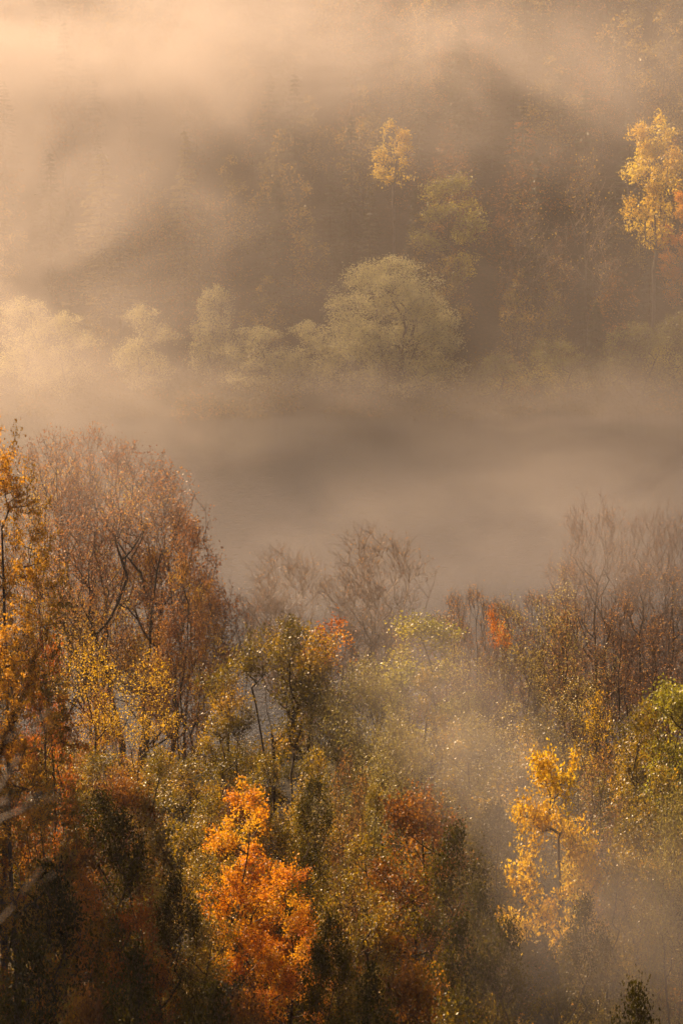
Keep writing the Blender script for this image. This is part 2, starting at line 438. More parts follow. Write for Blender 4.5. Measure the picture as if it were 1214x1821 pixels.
proto('aspen_yellow', 18, 8, 3.2, 'bark_grey', 'twig', 'aspen', 7000, 0.22, 0.22, dict(prof='egg', ntips=330, nclump=60, spread=0.09, stems=1, trunk_r=0.16, fork=0.8, up=0.8),
      tint_amp=0.3, tint_base=0.65)

proto('aspen_tip', 18, 12.2, 2.2, 'bark_grey', 'twig', 'aspen', 2600, 0.22, 0.2, dict(prof='egg', ntips=170, nclump=30, spread=0.11, stems=1, trunk_r=0.14, fork=0.6, up=0.8),
      tint_amp=0.3, tint_base=0.65)

def spruce(key, H, rad, leafm, seed, gap=0.42, per=7, ragged=0.25):
    rng = np.random.default_rng(seed)
    t = np.linspace(0, 1, 12)
    trunk = (np.stack([rng.normal(size=12) * 0.04, rng.normal(size=12) * 0.04, t * H - 0.4 * (1 - t)], 1), 0.2 * (1 - t) ** 0.9 + 0.012)
    tv, tf, ts = tubes([trunk])
    tm = mesh_from(key + '_trunk', tv, tf, ts, smooth_f=True); tm.materials.append(M['bark'])
    chains = []; C = []; Dv = []
    z = H * 0.08
    while z < H * 0.985:
        u = z / H
        for q in range(per):
            a = rng.uniform(0, 6.28)
            L = rad * (1 - u) ** 0.85 * rng.uniform(1 - ragged * 1.6, 1.05) + 0.12
            s = np.linspace(0, 1, 5)
            zz = z + L * (0.12 * s - 0.42 * s ** 2 + 0.18 * s ** 4) + rng.uniform(-.1, .1)
            P = np.stack([np.cos(a) * L * s, np.sin(a) * L * s, zz], 1)
            chains.append((P, np.linspace(0.03, 0.008, 5) * (1 - 0.5 * u)))
            n = int(10 + 16 * L)
            ss = rng.uniform(0.12, 1, n) ** 0.8
            base = np.stack([np.cos(a) * L * ss, np.sin(a) * L * ss, np.interp(ss, s, zz)], 1)
            side = rng.normal(size=n) * 0.28 * L * (1.1 - ss)
            base[:, 0] += -np.sin(a) * side; base[:, 1] += np.cos(a) * side
            base[:, 2] -= np.abs(side) * 0.25 + rng.uniform(0, 0.12, n)
            C.append(base)
            d = np.stack([np.full(n, np.cos(a)), np.full(n, np.sin(a)), rng.uniform(-0.7, 0.05, n)], 1) + rng.normal(size=(n, 3)) * 0.35
            Dv.append(d)
        z += gap * rng.uniform(0.7, 1.3) * (1 - 0.4 * u)
    C = np.concatenate(C); d = np.concatenate(Dv); n = len(C)
    d /= np.linalg.norm(d, axis=1)[:, None]
    w = np.cross(d, rng.normal(size=(n, 3))); w /= np.linalg.norm(w, axis=1)[:, None]
    s = rng.uniform(0.22, 0.5, n)[:, None]
    lv = np.stack([C - d * s * .5, C + w * s * .16, C + d * s * .6, C - w * s * .16], 1).reshape(-1, 3)
    V, F, S = tubes(chains)
    tint = np.clip(0.4 + clump_noise(C, rng, 0.9) * 0.4 + rng.normal(size=n) * 0.15, 0, 1)
    V2 = np.concatenate([V, lv]); F2 = np.concatenate([F, np.arange(4 * n) + len(V)]); S2 = np.concatenate([S, np.full(n, 4)])
    MI = np.concatenate([np.zeros(len(S), int), np.ones(n, int)]); TI = np.concatenate([np.zeros(len(V)), np.repeat(tint, 4)])
    cm = mesh_from(key + '_crown', V2, F2, S2, MI, TI)
    cm.materials.append(M['twig']); cm.materials.append(M[leafm])
    arr = dict(V=np.concatenate([tv, V2]), F=np.concatenate([tf, F2 + len(tv)]), S=np.concatenate([ts, S2]),
               MI=np.concatenate([np.zeros(len(ts), int), MI]), TI=np.concatenate([np.zeros(len(tv)), TI]))
    PROTO[key] = dict(tm=tm, cm=cm, H=H, R=rad, arr=arr, leaf=leafm)

spruce('spruce_tall', 17, 3.1, 'needles', 11)
spruce('spruce_ragged', 16, 3.4, 'needles_lit', 12, gap=0.55, per=6, ragged=0.4)
spruce('spruce_small', 9, 1.9, 'needles', 13, gap=0.36)

def place(kind, name, px, top, D, w, label, cat='tree', group=None, rot=None, dz=0.0, lean=0.0, h=None):
    """a tree whose stem stands D metres ahead; top = the photo's y of its tip, w = its width in photo pixels"""
    p = PROTO[kind]
    c = at(px, top, D)
    gz = float(ground_z(c[0], D)) + dz
    hh = h if h else max(3.0, c[2] - gz)
    ppm = F_PX / D
    sx = (w / ppm / 2) / p['R']
    root = bpy.data.objects.new(name, None)
    root.empty_display_size = 0.5
    root.location = (c[0], D, gz)
    root.rotation_euler = (0, lean, rot if rot is not None else (hash_seed(label + str(px)) % 628) / 100)
    root.scale = (sx, sx, hh / p['H'])
    col.objects.link(root)
    root['label'] = label; root['category'] = cat
    if group: root['group'] = group
    link('trunk', p['tm'], root); link('crown', p['cm'], root)
    return root

# ------------------------------------------------------------------ the ground, the lake
def grid(x0, x1, nx, ys):
    xs = np.linspace(x0, x1, nx); ny = len(ys)
    X, Y = np.meshgrid(xs, ys)
    i = np.arange(ny - 1)[:, None] * nx + np.arange(nx - 1)[None]
    q = np.stack([i, i + 1, i + nx + 1, i + nx], -1).reshape(-1, 4)
    return X, Y, q
ys = np.concatenate([np.linspace(-60, 50, 30), np.linspace(52, 165, 90), np.linspace(168, 270, 25), np.linspace(272, 380, 70), np.linspace(386, 620, 40)])
X, Y, q = grid(-260, 260, 160, ys)
gm = mesh_from('ground', np.stack([X, Y, ground_z(X, Y)], -1).reshape(-1, 3), q.ravel(), np.full(len(q), 4), smooth_f=True)
m, N, L = new_mat('leaf_litter_ground')
tc = N.new('ShaderNodeTexCoord')
n1 = N.new('ShaderNodeTexNoise'); n1.inputs['Scale'].default_value = 3.0; n1.inputs['Detail'].default_value = 8
n2 = N.new('ShaderNodeTexNoise'); n2.inputs['Scale'].default_value = 0.12; n2.inputs['Detail'].default_value = 3
cr = N.new('ShaderNodeValToRGB')
for e, (p_, c_) in zip([cr.color_ramp.elements[0], cr.color_ramp.elements[1]], [(0.35, (0.012, 0.008, 0.004)), (0.78, (0.09, 0.04, 0.014))]):
    e.position = p_; e.color = (*c_, 1)
e = cr.color_ramp.elements.new(0.52); e.color = (0.03, 0.022, 0.008, 1)
mx = N.new('ShaderNodeMath'); mx.operation = 'ADD'
m2_ = N.new('ShaderNodeMath'); m2_.operation = 'MULTIPLY_ADD'; m2_.inputs[1].default_value = 0.5; m2_.inputs[2].default_value = -0.25
b = N.new('ShaderNodeBsdfPrincipled'); b.inputs['Roughness'].default_value = 0.95
bm_ = N.new('ShaderNodeBump'); bm_.inputs['Strength'].default_value = 0.6; bm_.inputs['Distance'].default_value = 0.15
o = N.new('ShaderNodeOutputMaterial')
L.new(tc.outputs['Object'], n1.inputs[0]); L.new(tc.outputs['Object'], n2.inputs[0])
L.new(n2.outputs[0], m2_.inputs[0]); L.new(n1.outputs[0], mx.inputs[0]); L.new(m2_.outputs[0], mx.inputs[1])
L.new(mx.outputs[0], cr.inputs[0]); L.new(cr.outputs[0], b.inputs['Base Color'])
L.new(n1.outputs[0], bm_.inputs['Height']); L.new(bm_.outputs[0], b.inputs['Normal'])
L.new(b.outputs[0], o.inputs['Surface'])
gm.materials.append(m)
go = link('ground', gm); go['kind'] = 'structure'

wv = np.array([[-258, 136, 0], [258, 136, 0], [258, 292, 0], [-258, 292, 0]], float)
wm = mesh_from('water', wv, np.arange(4), np.array([4]))
m, N, L = new_mat('lake_water')
tc = N.new('ShaderNodeTexCoord')
mp = N.new('ShaderNodeMapping'); mp.inputs['Scale'].default_value = (0.55, 1.6, 1)
n1 = N.new('ShaderNodeTexNoise'); n1.inputs['Scale'].default_value = 1.3; n1.inputs['Detail'].default_value = 5; n1.inputs['Roughness'].default_value = 0.6
bp = N.new('ShaderNodeBump'); bp.inputs['Strength'].default_value = 1.0; bp.inputs['Distance'].default_value = 0.28
b = N.new('ShaderNodeBsdfPrincipled'); b.inputs['Base Color'].default_value = (0.055, 0.060, 0.072, 1)
b.inputs['Roughness'].default_value = 0.10; b.inputs['IOR'].default_value = 1.33
o = N.new('ShaderNodeOutputMaterial')
L.new(tc.outputs['Object'], mp.inputs[0]); L.new(mp.outputs[0], n1.inputs[0]); L.new(n1.outputs[0], bp.inputs['Height'])
# wind ruffles the near water, the far water lies calm under the mist
sx_ = N.new('ShaderNodeSeparateXYZ'); L.new(tc.outputs['Object'], sx_.inputs[0])
rf_ = N.new('ShaderNodeMapRange'); rf_.inputs['From Min'].default_value = 165; rf_.inputs['From Max'].default_value = 195
rf_.inputs['To Min'].default_value = 0.7; rf_.inputs['To Max'].default_value = 0.1
L.new(sx_.outputs[1], rf_.inputs['Value']); L.new(rf_.outputs[0], bp.inputs['Distance'])
L.new(bp.outputs[0], b.inputs['Normal']); L.new(b.outputs[0], o.inputs['Surface'])
wm.materials.append(m)
wo_ = link('water', wm); wo_['kind'] = 'structure'

#@@TREES
# ------------------------------------------------------------------ far bank and slope: trees one can tell apart
FB = 'pale willows along the far shore'
place('round_willow', 'willow_tree', 697, 464, 281, 296, 'big round pale green willow glowing alone on the far shore', rot=1.0)
place('bank_willow', 'willow_tree', 40, 536, 281, 150, 'pale rounded willow at the left edge of the far shore', group=FB)
place('bank_willow', 'willow_tree', 118, 560, 280, 120, 'pale willow just right of the leftmost far shore willow', group=FB)
place('bank_willow', 'willow_tree', 255, 548, 284, 120, 'hazy pale willow on the far shore under the tall pointed spruce', group=FB)
place('bank_willow', 'willow_tree', 385, 515, 287, 110, 'faint upright willow on the far shore between two spruces', group=FB)
place('bank_willow', 'willow_tree', 455, 585, 281, 150, 'low broad willow sunk in mist left of the big round willow', group=FB)
place('bank_willow', 'willow_tree', 550, 575, 283, 110, 'low pale willow touching the left side of the big round willow', group=FB)
place('bank_bush_green', 'bush', 882, 632, 280, 110, 'small flat topped green bush right of the big round willow', 'bush')
place('bank_bush_green', 'willow_tree', 985, 606, 281, 130, 'rounded green tree on the far shore left of the small spruce')
place('bank_bush_green', 'willow_tree', 1132, 578, 281, 140, 'green and russet tree on the far shore right of the small spruce')
place('bank_bush_green', 'willow_tree', 1208, 560, 285, 110, 'green tree cut by the right edge on the far shore')
place('spruce_small', 'spruce_tree', 1060, 535, 286, 72, 'small dark green spruce between two rounded trees on far shore')
SP = 'spruces fading into the mist'
place('spruce_ragged', 'spruce_tree', 182, 268, 302, 220, 'broad ragged spruce in bright mist, leftmost of the far spruces', 'spruce', SP, rot=0.3)
place('spruce_tall', 'spruce_tree', 122, 350, 300, 80, 'short pale spruce hugging the left flank of the broad ragged spruce', 'spruce', SP)
place('spruce_ragged', 'spruce_tree', 328, 228, 304, 130, 'tall pointed golden spruce right of the broad ragged one', 'spruce', SP, rot=2.0)
place('spruce_tall', 'spruce_tree', 492, 315, 301, 112, 'faint wide spruce in mist between tall pointed spruce and yellow treetop', 'spruce', SP)
place('spruce_tall', 'spruce_tree', 612, 350, 299, 70, 'narrow faint spruce above the left shoulder of big willow', 'spruce', SP)
place('spruce_tall', 'spruce_tree', 738, 335, 303, 70, 'narrow dark spruce directly behind the big round willow', 'spruce', SP)
place('aspen_tip', 'aspen_tree', 700, 216, 303, 80, 'slender tree with bright yellow top high in the mist', 'tree')
place('lime_tree', 'broadleaf_tree', 795, 272, 303, 120, 'hazy yellow green tree right of the slender yellow top', 'tree')
place('aspen_yellow', 'aspen_tree', 1165, 200, 298, 135, 'tall yellow aspen at the upper right edge of the slope', 'tree', rot=0.6)
place('orange_maple', 'maple_tree', 1205, 330, 303, 90, 'orange tree below the tall yellow aspen at right edge', 'tree')
place('orange_maple', 'maple_tree', 925, 212, 328, 60, 'faint orange treetop in mist left of the bare birches', 'tree')
place('bare_birch', 'birch_tree', 945, 360, 295, 110, 'bare pale birch centred above the rounded green shore tree', 'tree')
place('bare_birch', 'birch_tree', 1045, 272, 297, 110, 'taller bare birch left of the yellow aspen', 'tree')
place('spruce_tall', 'spruce_tree', 820, 38, 322, 110, 'very faint golden tree near the top edge in mist', 'tree')

# the rest of the slope's wood reads as one mass
def merge(name, items, mats_of):
    Vs, Fs, Ss, MIs, TIs = [], [], [], [], []; base = 0
    mats = []; mi = {}
    def mid(mm):
        if mm.name not in mi:
            mi[mm.name] = len(mats); mats.append(mm)
        return mi[mm.name]
    for key, x, y, z, s, sz, rz in items:
        a = PROTO[key]['arr']; c, sn = math.cos(rz), math.sin(rz)
        V = a['V']; W = np.stack([(V[:, 0] * c - V[:, 1] * sn) * s + x, (V[:, 0] * sn + V[:, 1] * c) * s + y, V[:, 2] * sz + z], 1)
        i0, i1 = mid(M['bark']), mid(M[PROTO[key]['leaf']])
        Vs.append(W); Fs.append(a['F'] + base); Ss.append(a['S']); MIs.append(np.where(a['MI'] == 0, i0, i1)); TIs.append(a['TI']); base += len(V)
    me = mesh_from(name, np.concatenate(Vs), np.concatenate(Fs), np.concatenate(Ss), np.concatenate(MIs), np.concatenate(TIs))
    for mm in mats: me.materials.append(mm)
    return link(name, me)
spruce('wood_spruce', 15, 2.9, 'needles', 31, gap=0.8, per=5)
proto('wood_bare', 14, 2, 3.0, 'bark', 'twig', 'brown', 1500, 0.2, 0.3, dict(prof='egg', ntips=130, nclump=30, spread=0.16, stems=1, trunk_r=0.15, up=0.7), twigs=2, twig_len=1.0)
proto('wood_green', 13, 1, 3.3, 'bark', 'twig', 'olive', 2600, 0.24, 0.3, dict(prof='egg', ntips=120, nclump=30, spread=0.16, stems=1, trunk_r=0.15, up=0.7), twigs=1)
rw = np.random.default_rng(77)
items = []
for yy in np.arange(293, 400, 6.2):
    half = yy * 0.125 + 14
    for xx in np.arange(-half, half, 5.6):
        x = xx + rw.uniform(-2.2, 2.2); y = yy + rw.uniform(-2.8, 2.8)
        key = rw.choice(['wood_spruce', 'wood_bare', 'wood_green'], p=[0.38, 0.37, 0.25])
        s = rw.uniform(0.75, 1.15)
        if y < 302: s *= 0.75
        items.append((key, x, y, float(ground_z(x, y)) - 0.2, s, s * rw.uniform(0.85, 1.1), rw.uniform(0, 6.28)))
fw = merge('distant_woodland', items, None)
fw['kind'] = 'stuff'; fw['label'] = 'mass of dark woodland fading into mist on the far slope'; fw['category'] = 'woodland'

# ------------------------------------------------------------------ near bank, left
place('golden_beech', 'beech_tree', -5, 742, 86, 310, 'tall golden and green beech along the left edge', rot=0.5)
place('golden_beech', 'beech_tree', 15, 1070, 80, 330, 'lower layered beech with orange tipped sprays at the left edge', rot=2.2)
place('red_maple', 'maple_tree', 82, 1085, 104, 130, 'dark red maple between the left beech and the russet trees')
place('russet_tree', 'russet_tree', 232, 800, 136, 350, 'largest russet tree with spreading dark limbs left of the lake', rot=0.9)
place('russet_tree', 'russet_tree', 95, 776, 141, 250, 'tall hazy russet tree rising beside the golden left beech', rot=3.0)
place('russet_tree', 'russet_tree', 165, 772, 143, 270, 'dense russet crown filling between the hazy and the largest russet tree', rot=5)
place('russet_young', 'russet_tree', 305, 850, 138, 230, 'sloping russet crown behind the right side of largest russet tree')
place('russet_young', 'russet_tree', 330, 930, 131, 150, 'orange russet tree, lowest and rightmost of the russet trees', rot=1.4)
place('bare_alder', 'alder_tree', 408, 1035, 139, 120, 'dark bare alder with curled dead leaves against the bright water')
place('sparse_yellow', 'understory_tree', 160, 1140, 122, 150, 'thin tree with small yellow leaves below the hazy russet tree', h=None)
place('sparse_yellow', 'understory_tree', 262, 1165, 124, 130, 'thin yellow leaved tree under the largest russet tree')
place('olive_tree_thin', 'alder_tree', 388, 1178, 119, 120, 'small olive tree with dark forked stems beside the bright water')
place('mixed_alder', 'alder_tree', 515, 1108, 121, 200, 'many stemmed green and orange tree standing before the water', rot=0.4)
place('tufted', 'maple_tree', 585, 1112, 124, 150, 'small orange red maple at right of the many stemmed tree')
place('bare_fan', 'bare_tree', 505, 985, 146, 200, 'bare fan shaped tree with pale twigs, left of two at the water')
place('bare_fan', 'bare_tree', 668, 950, 145, 240, 'bare fan shaped tree with pale twigs, right of two at the water', rot=1.2)
place('lime_tree', 'broadleaf_tree', 752, 1042, 133, 155, 'slender yellow green tree right of the bare fan shaped trees')
BS = 'slender bare trees in the thicket right of centre'
for i, (px, top, D, w, lab) in enumerate([
    (812, 1052, 136, 70, 'slender bare reddish tree beside the slender yellow green tree'),
    (848, 1040, 138, 66, 'slender bare tree left of the small orange leaf patch'),
    (880, 1060, 134, 64, 'slender bare tree holding a small patch of orange leaves'),
    (1010, 1080, 128, 90, 'dark slender bare tree in front of the tall bare thicket'),
    (1100, 1060, 130, 90, 'slender bare tree between tall bare thicket and right green tree')]):
    place('bare_slender', 'bare_tree', px, top, D, w, lab, group=BS)
place('bare_slender_leafy', 'broadleaf_tree', 925, 1040, 133, 100, 'thin tree with sparse pale leaves left of the tall bare thicket')
place('bare_slender_leafy', 'broadleaf_tree', 985, 985, 137, 90, 'thin tree with a few yellow top leaves beside tall bare thicket')
TB = 'tall bare trees at the right'
place('bare_big', 'bare_tree', 1062, 885, 142, 210, 'tallest bare tree of the right hand thicket', group=TB)
place('bare_big', 'bare_tree', 1185, 900, 144, 210, 'wide bare tree cut by the right edge of thicket', group=TB, rot=2)
place('tufted', 'maple_tree', 882, 1088, 131, 60, 'tiny tuft of orange leaves among slender bare trees')
place('lime_tree', 'broadleaf_tree', 1212, 1130, 108, 170, 'bright yellow green tree at the right edge before the thicket')
place('sparse_yellow', 'maple_tree', 1064, 1232, 118, 90, 'small yellow tree above the large yellow maple')
place('silver_willow', 'willow_tree', 655, 1185, 117, 210, 'silvery olive willow in centre right of the many stemmed tree', rot=0.2)
place('olive_tree_round', 'broadleaf_tree', 760, 1200, 122, 170, 'olive gold tree between the centre willow and misty willow')
place('silver_willow', 'willow_tree', 845, 1285, 110, 200, 'silvery willow inside the bright shaft of mist')
place('olive_tree_thin', 'broadleaf_tree', 960, 1275, 112, 130, 'olive tree directly above and behind the large yellow maple')
place('olive_tree_round', 'broadleaf_tree', 1145, 1265, 108, 190, 'dense olive tree between yellow maple and right edge')
place('olive_tree_round', 'broadleaf_tree', 478, 1355, 108, 150, 'golden olive tree just above the bright orange maple', rot=2)
place('olive_tree_round', 'broadleaf_tree', 285, 1345, 108, 190, 'olive tree left above the bright orange maple', rot=1)
place('olive_tree_thin', 'broadleaf_tree', 175, 1330, 110, 130, 'grey olive tree between orange tipped beech and olive tree')
place('orange_maple', 'maple_tree', 447, 1380, 100, 200, 'brightest orange maple, centre left of the near bank', rot=0.8)
place('orange_maple', 'maple_tree', 512, 1520, 95, 190, 'lower orange maple leaning right from the brightest one', rot=2.9)
place('dark_tree', 'broadleaf_tree', 560, 1395, 103, 140, 'dark green tree between the two orange and brown maples')
place('bare_slender', 'bare_tree', 612, 1340, 101, 60, 'twin dark trunk rising between green tree and orange brown tree')
place('bare_slender', 'bare_tree', 640, 1365, 97, 56, 'dark thin trunk left of the orange brown tree')
place('brown_tree', 'broadleaf_tree', 742, 1392, 96, 220, 'broad orange brown tree right of the dark trunks', rot=1.1)
place('olive_tree_round', 'broadleaf_tree', 665, 1410, 103, 110, 'light olive tree behind the orange brown tree')
place('yellow_maple', 'maple_tree', 992, 1318, 91, 185, 'large yellow maple in drifting mist, right of centre', rot=0.3)
place('bare_slender', 'bare_tree', 1068, 1330, 100, 90, 'thin dark bare tree touching right side of yellow maple')
place('dark_tree', 'broadleaf_tree', 880, 1440, 98, 170, 'dim green tree left of the large yellow maple in mist', rot=2)
place('silver_willow', 'willow_tree', 1205, 1425, 88, 170, 'pale glinting willow at the right edge below olive tree')
place('olive_tree_thin', 'broadleaf_tree', 1120, 1440, 92, 120, 'dim olive tree left of the pale glinting willow')
place('red_maple', 'maple_tree', 245, 1560, 86, 130, 'small dull red maple in the dark lower left thicket')
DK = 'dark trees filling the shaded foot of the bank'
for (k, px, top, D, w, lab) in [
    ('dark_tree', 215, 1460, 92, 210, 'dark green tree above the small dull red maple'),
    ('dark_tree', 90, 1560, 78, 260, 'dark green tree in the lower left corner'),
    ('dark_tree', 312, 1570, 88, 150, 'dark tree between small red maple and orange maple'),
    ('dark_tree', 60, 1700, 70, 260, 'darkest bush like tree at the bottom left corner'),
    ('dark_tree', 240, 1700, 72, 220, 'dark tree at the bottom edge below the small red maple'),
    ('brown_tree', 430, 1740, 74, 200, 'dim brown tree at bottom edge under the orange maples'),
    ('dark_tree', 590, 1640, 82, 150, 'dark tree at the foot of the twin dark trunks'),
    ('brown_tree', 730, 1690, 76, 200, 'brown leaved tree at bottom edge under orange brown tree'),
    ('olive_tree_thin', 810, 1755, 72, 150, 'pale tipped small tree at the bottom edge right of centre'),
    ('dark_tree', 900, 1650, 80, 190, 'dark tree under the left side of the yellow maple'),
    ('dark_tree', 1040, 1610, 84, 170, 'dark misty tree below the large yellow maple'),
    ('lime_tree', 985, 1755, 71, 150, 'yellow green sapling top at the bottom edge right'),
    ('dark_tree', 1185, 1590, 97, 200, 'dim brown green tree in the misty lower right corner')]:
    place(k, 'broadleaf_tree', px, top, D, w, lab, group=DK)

FO = 'leafy trees packed into the thicket of the near bank'
rf = np.random.default_rng(21)
for (k, px, top, D, w) in [
    ('olive_tree_round', 560, 1345, 110, 170), ('silver_willow', 700, 1290, 110, 190), ('silver_willow', 590, 1240, 119, 150),
    ('olive_tree_round', 820, 1330, 108, 200), ('olive_tree_thin', 905, 1345, 106, 150), ('bare_slender_leafy', 1010, 1260, 113, 140),
    ('olive_tree_round', 1060, 1400, 104, 190), ('olive_tree_round', 1180, 1380, 98, 180), ('olive_tree_round', 1110, 1530, 90, 200),
    ('dark_tree', 810, 1480, 91, 200), ('olive_tree_round', 640, 1500, 94, 180), ('dark_tree', 850, 1590, 86, 170),
    ('olive_tree_round', 380, 1420, 104, 170), ('dark_tree', 180, 1420, 98, 200), ('brown_tree', 130, 1480, 90, 180),
    ('olive_tree_round', 330, 1480, 96, 180), ('dark_tree', 565, 1690, 80, 150), ('brown_tree', 215, 1370, 108, 170),
    ('olive_tree_thin', 120, 1310, 116, 150), ('russet_young', 180, 1230, 124, 150), ('olive_tree_thin', 330, 1345, 116, 140),
    ('brown_tree', 420, 1400, 108, 160), ('olive_tree_thin', 1130, 1270, 114, 150), ('bare_slender_leafy', 880, 1210, 124, 120),
    ('dark_tree', 660, 1740, 72, 200), ('dark_tree', 380, 1770, 69, 200), ('brown_tree', 150, 1740, 69, 200), ('dark_tree', 1130, 1770, 69, 210), ('dark_tree', 820, 1640, 80, 190)]:
    place(k, 'broadleaf_tree', px, top, D, w, 'leafy tree merging with its neighbours in the near bank thicket', group=FO)
# unseen conifers added left of the view to shade the foot of the bank
rs = np.random.default_rng(5); items = []
for i in range(80):
    y = rs.uniform(84, 107); x = -rs.uniform(0.117 * y + 4.2, 0.117 * y + 34)
    sc_ = rs.uniform(1.9, 2.5)
    items.append(('wood_spruce', x, y, float(ground_z(x, y)) - 0.2, 1.45, sc_, rs.uniform(0, 6.28)))
sw = merge('shade_conifers', items, None)
sw['kind'] = 'stuff'; sw['label'] = 'unseen conifers added left of the view to shade the bank'; sw['category'] = 'woodland'

for (k, px, top, D, w) in [
    ('bare_slender', 790, 1085, 138, 90), ('bare_slender', 905, 1075, 141, 100), ('bare_slender_leafy', 840, 1110, 130, 100), ('bare_slender', 960, 1050, 143, 100),
    ('bare_slender', 1030, 1000, 144, 120), ('bare_slender_leafy', 1060, 1130, 134, 110), ('bare_slender', 1140, 1010, 141, 120), ('bare_slender', 1170, 1100, 131, 110),
    ('bare_slender', 720, 1120, 140, 90), ('bare_slender', 560, 1150, 141, 80), ('bare_slender', 620, 1110, 143, 90), ('bare_slender_leafy', 1000, 1160, 126, 110), ('bare_slender', 1205, 1010, 139, 110)]:
    place(k, 'slender_tree', px, top, D, w, 'thin upright tree with sparse rusty leaves in the band along the near shore', group='thin trees along the near shore')
# ------------------------------------------------------------------ scrub along the far shore
rb = np.random.default_rng(19)
Vs, Fs, Ss, TIs = [], [], [], []; base = 0
for i in range(150):
    y = rb.uniform(271, 293); x = rb.uniform(-46, 46)
    z = float(ground_z(x, y)); h = rb.uniform(0.8, 3.4); r = rb.uniform(1.2, 3.0); n = 700
    C = rb.normal(size=(n, 3)); C /= np.linalg.norm(C, axis=1)[:, None]; C *= rb.uniform(0.3, 1, n)[:, None] ** 0.5
    C += rb.normal(size=(n, 3)) * 0.15
    C = C * np.array([r, r, h]); C[:, 2] = np.abs(C[:, 2]); C += np.array([x, y, z])
    v, f, s = leaf_quads(C, 0.2, rb, 0.2)
    Vs.append(v); Fs.append(f + base); Ss.append(s); base += len(v)
    TIs.append(np.repeat(np.clip(rb.uniform(0.1, 0.9) + rb.normal(size=n) * 0.15, 0, 1), 4))
um = mesh_from('shore_scrub', np.concatenate(Vs), np.concatenate(Fs), np.concatenate(Ss), None, np.concatenate(TIs))
um.materials.append(M['dark'])
uo = link('shore_scrub', um); uo['kind'] = 'stuff'; uo['label'] = 'low dark scrub along the misty far shoreline'; uo['category'] = 'scrub'

# ------------------------------------------------------------------ undergrowth
rb = np.random.default_rng(9)
Vs, Fs, Ss, TIs = [], [], [], []; base = 0
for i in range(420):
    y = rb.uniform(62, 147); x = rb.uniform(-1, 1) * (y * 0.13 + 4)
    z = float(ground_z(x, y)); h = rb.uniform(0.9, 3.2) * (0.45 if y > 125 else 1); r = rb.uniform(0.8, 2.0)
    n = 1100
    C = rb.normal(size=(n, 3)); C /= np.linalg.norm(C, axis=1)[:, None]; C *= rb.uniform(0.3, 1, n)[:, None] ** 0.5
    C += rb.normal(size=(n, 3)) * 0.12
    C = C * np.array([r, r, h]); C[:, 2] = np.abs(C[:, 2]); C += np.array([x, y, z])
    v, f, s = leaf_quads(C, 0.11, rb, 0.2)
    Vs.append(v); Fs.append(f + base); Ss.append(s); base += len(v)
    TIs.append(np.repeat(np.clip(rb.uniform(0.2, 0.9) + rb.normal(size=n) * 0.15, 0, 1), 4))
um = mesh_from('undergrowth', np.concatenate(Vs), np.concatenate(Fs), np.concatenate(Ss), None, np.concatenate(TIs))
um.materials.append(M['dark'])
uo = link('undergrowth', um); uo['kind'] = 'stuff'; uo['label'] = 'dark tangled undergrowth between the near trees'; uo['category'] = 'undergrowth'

# ------------------------------------------------------------------ sapling close to the lens, out of focus
sap = bpy.data.objects.new('sapling', None)
D0 = 15.0
bx = at(-190, 1500, D0)
gz = float(ground_z(bx[0], D0))
sap.location = (bx[0], D0, gz); col.objects.link(sap)
sap['label'] = 'blurred bare sapling close to the lens at left edge'; sap['category'] = 'sapling'
def loc(px, py, D=D0):
    return at(px, py, D) - np.array([bx[0], D0, gz])
def smoothline(P, n=14):
    P = np.array(P); t = np.linspace(0, len(P) - 1, n)
    return np.stack([np.interp(t, np.arange(len(P)), P[:, k]) for k in range(3)], 1)
stem = smoothline([(0, 0, -0.3), (0.05, 0.02, 1.5), loc(-185, 2000), loc(-150, 1650), loc(-120, 1350), loc(-100, 1050)], 18)
v, f, s = tubes([(stem, np.linspace(0.06, 0.012, 18))])
me = mesh_from('sapling_trunk', v, f, s, smooth_f=True); me.materials.append(M['bark']); link('trunk', me, sap)
rq = np.random.default_rng(4)
for P, r0, r1, mt in [
    ([loc(-165, 1760), loc(-90, 1560), loc(-30, 1400), loc(12, 1305), loc(48, 1225), loc(66, 1160), loc(90, 1108)], 0.030, 0.012, 'bark'),
    ([loc(-160, 1720), loc(-60, 1500), loc(-10, 1420), loc(34, 1350), loc(58, 1296), loc(88, 1262)], 0.026, 0.010, 'bark'),
    ([loc(-170, 1800), loc(-90, 1530), loc(0, 1458), loc(40, 1442), loc(66, 1428)], 0.026, 0.011, 'bark'),
    ([loc(-140, 1600), loc(-60, 1460), loc(-5, 1432), loc(14, 1420)], 0.020, 0.010, 'bark'),
    ([loc(-172, 1830), loc(-60, 1690), loc(20, 1620), loc(50, 1575), loc(74, 1545)], 0.014, 0.006, 'bark'),
    ([loc(-150, 1640), loc(-40, 1430), loc(5, 1330), loc(26, 1305)], 0.018, 0.010, 'bark')]:
    L_ = smoothline(P); tw_ = [(L_, 0.72 * np.linspace(r0, r1, len(L_)))]
    for q in range(7, len(L_) - 1, 3):
        d_ = (L_[q + 1] - L_[q]); d_ /= np.linalg.norm(d_)
        e_ = d_ * 0.9 + rq.normal(size=3) * 0.45
        n_ = rq.uniform(0.12, 0.3)
        tw_.append((np.stack([L_[q], L_[q] + e_ * n_ * 0.5, L_[q] + e_ * n_ + np.array([0, 0, 0.03])]), np.array([0.007, 0.005, 0.003])))
    v, f, s = tubes(tw_)
    me = mesh_from('sapling_branch', v, f, s, smooth_f=True); me.materials.append(M['bark_red']); link('branch', me, sap)

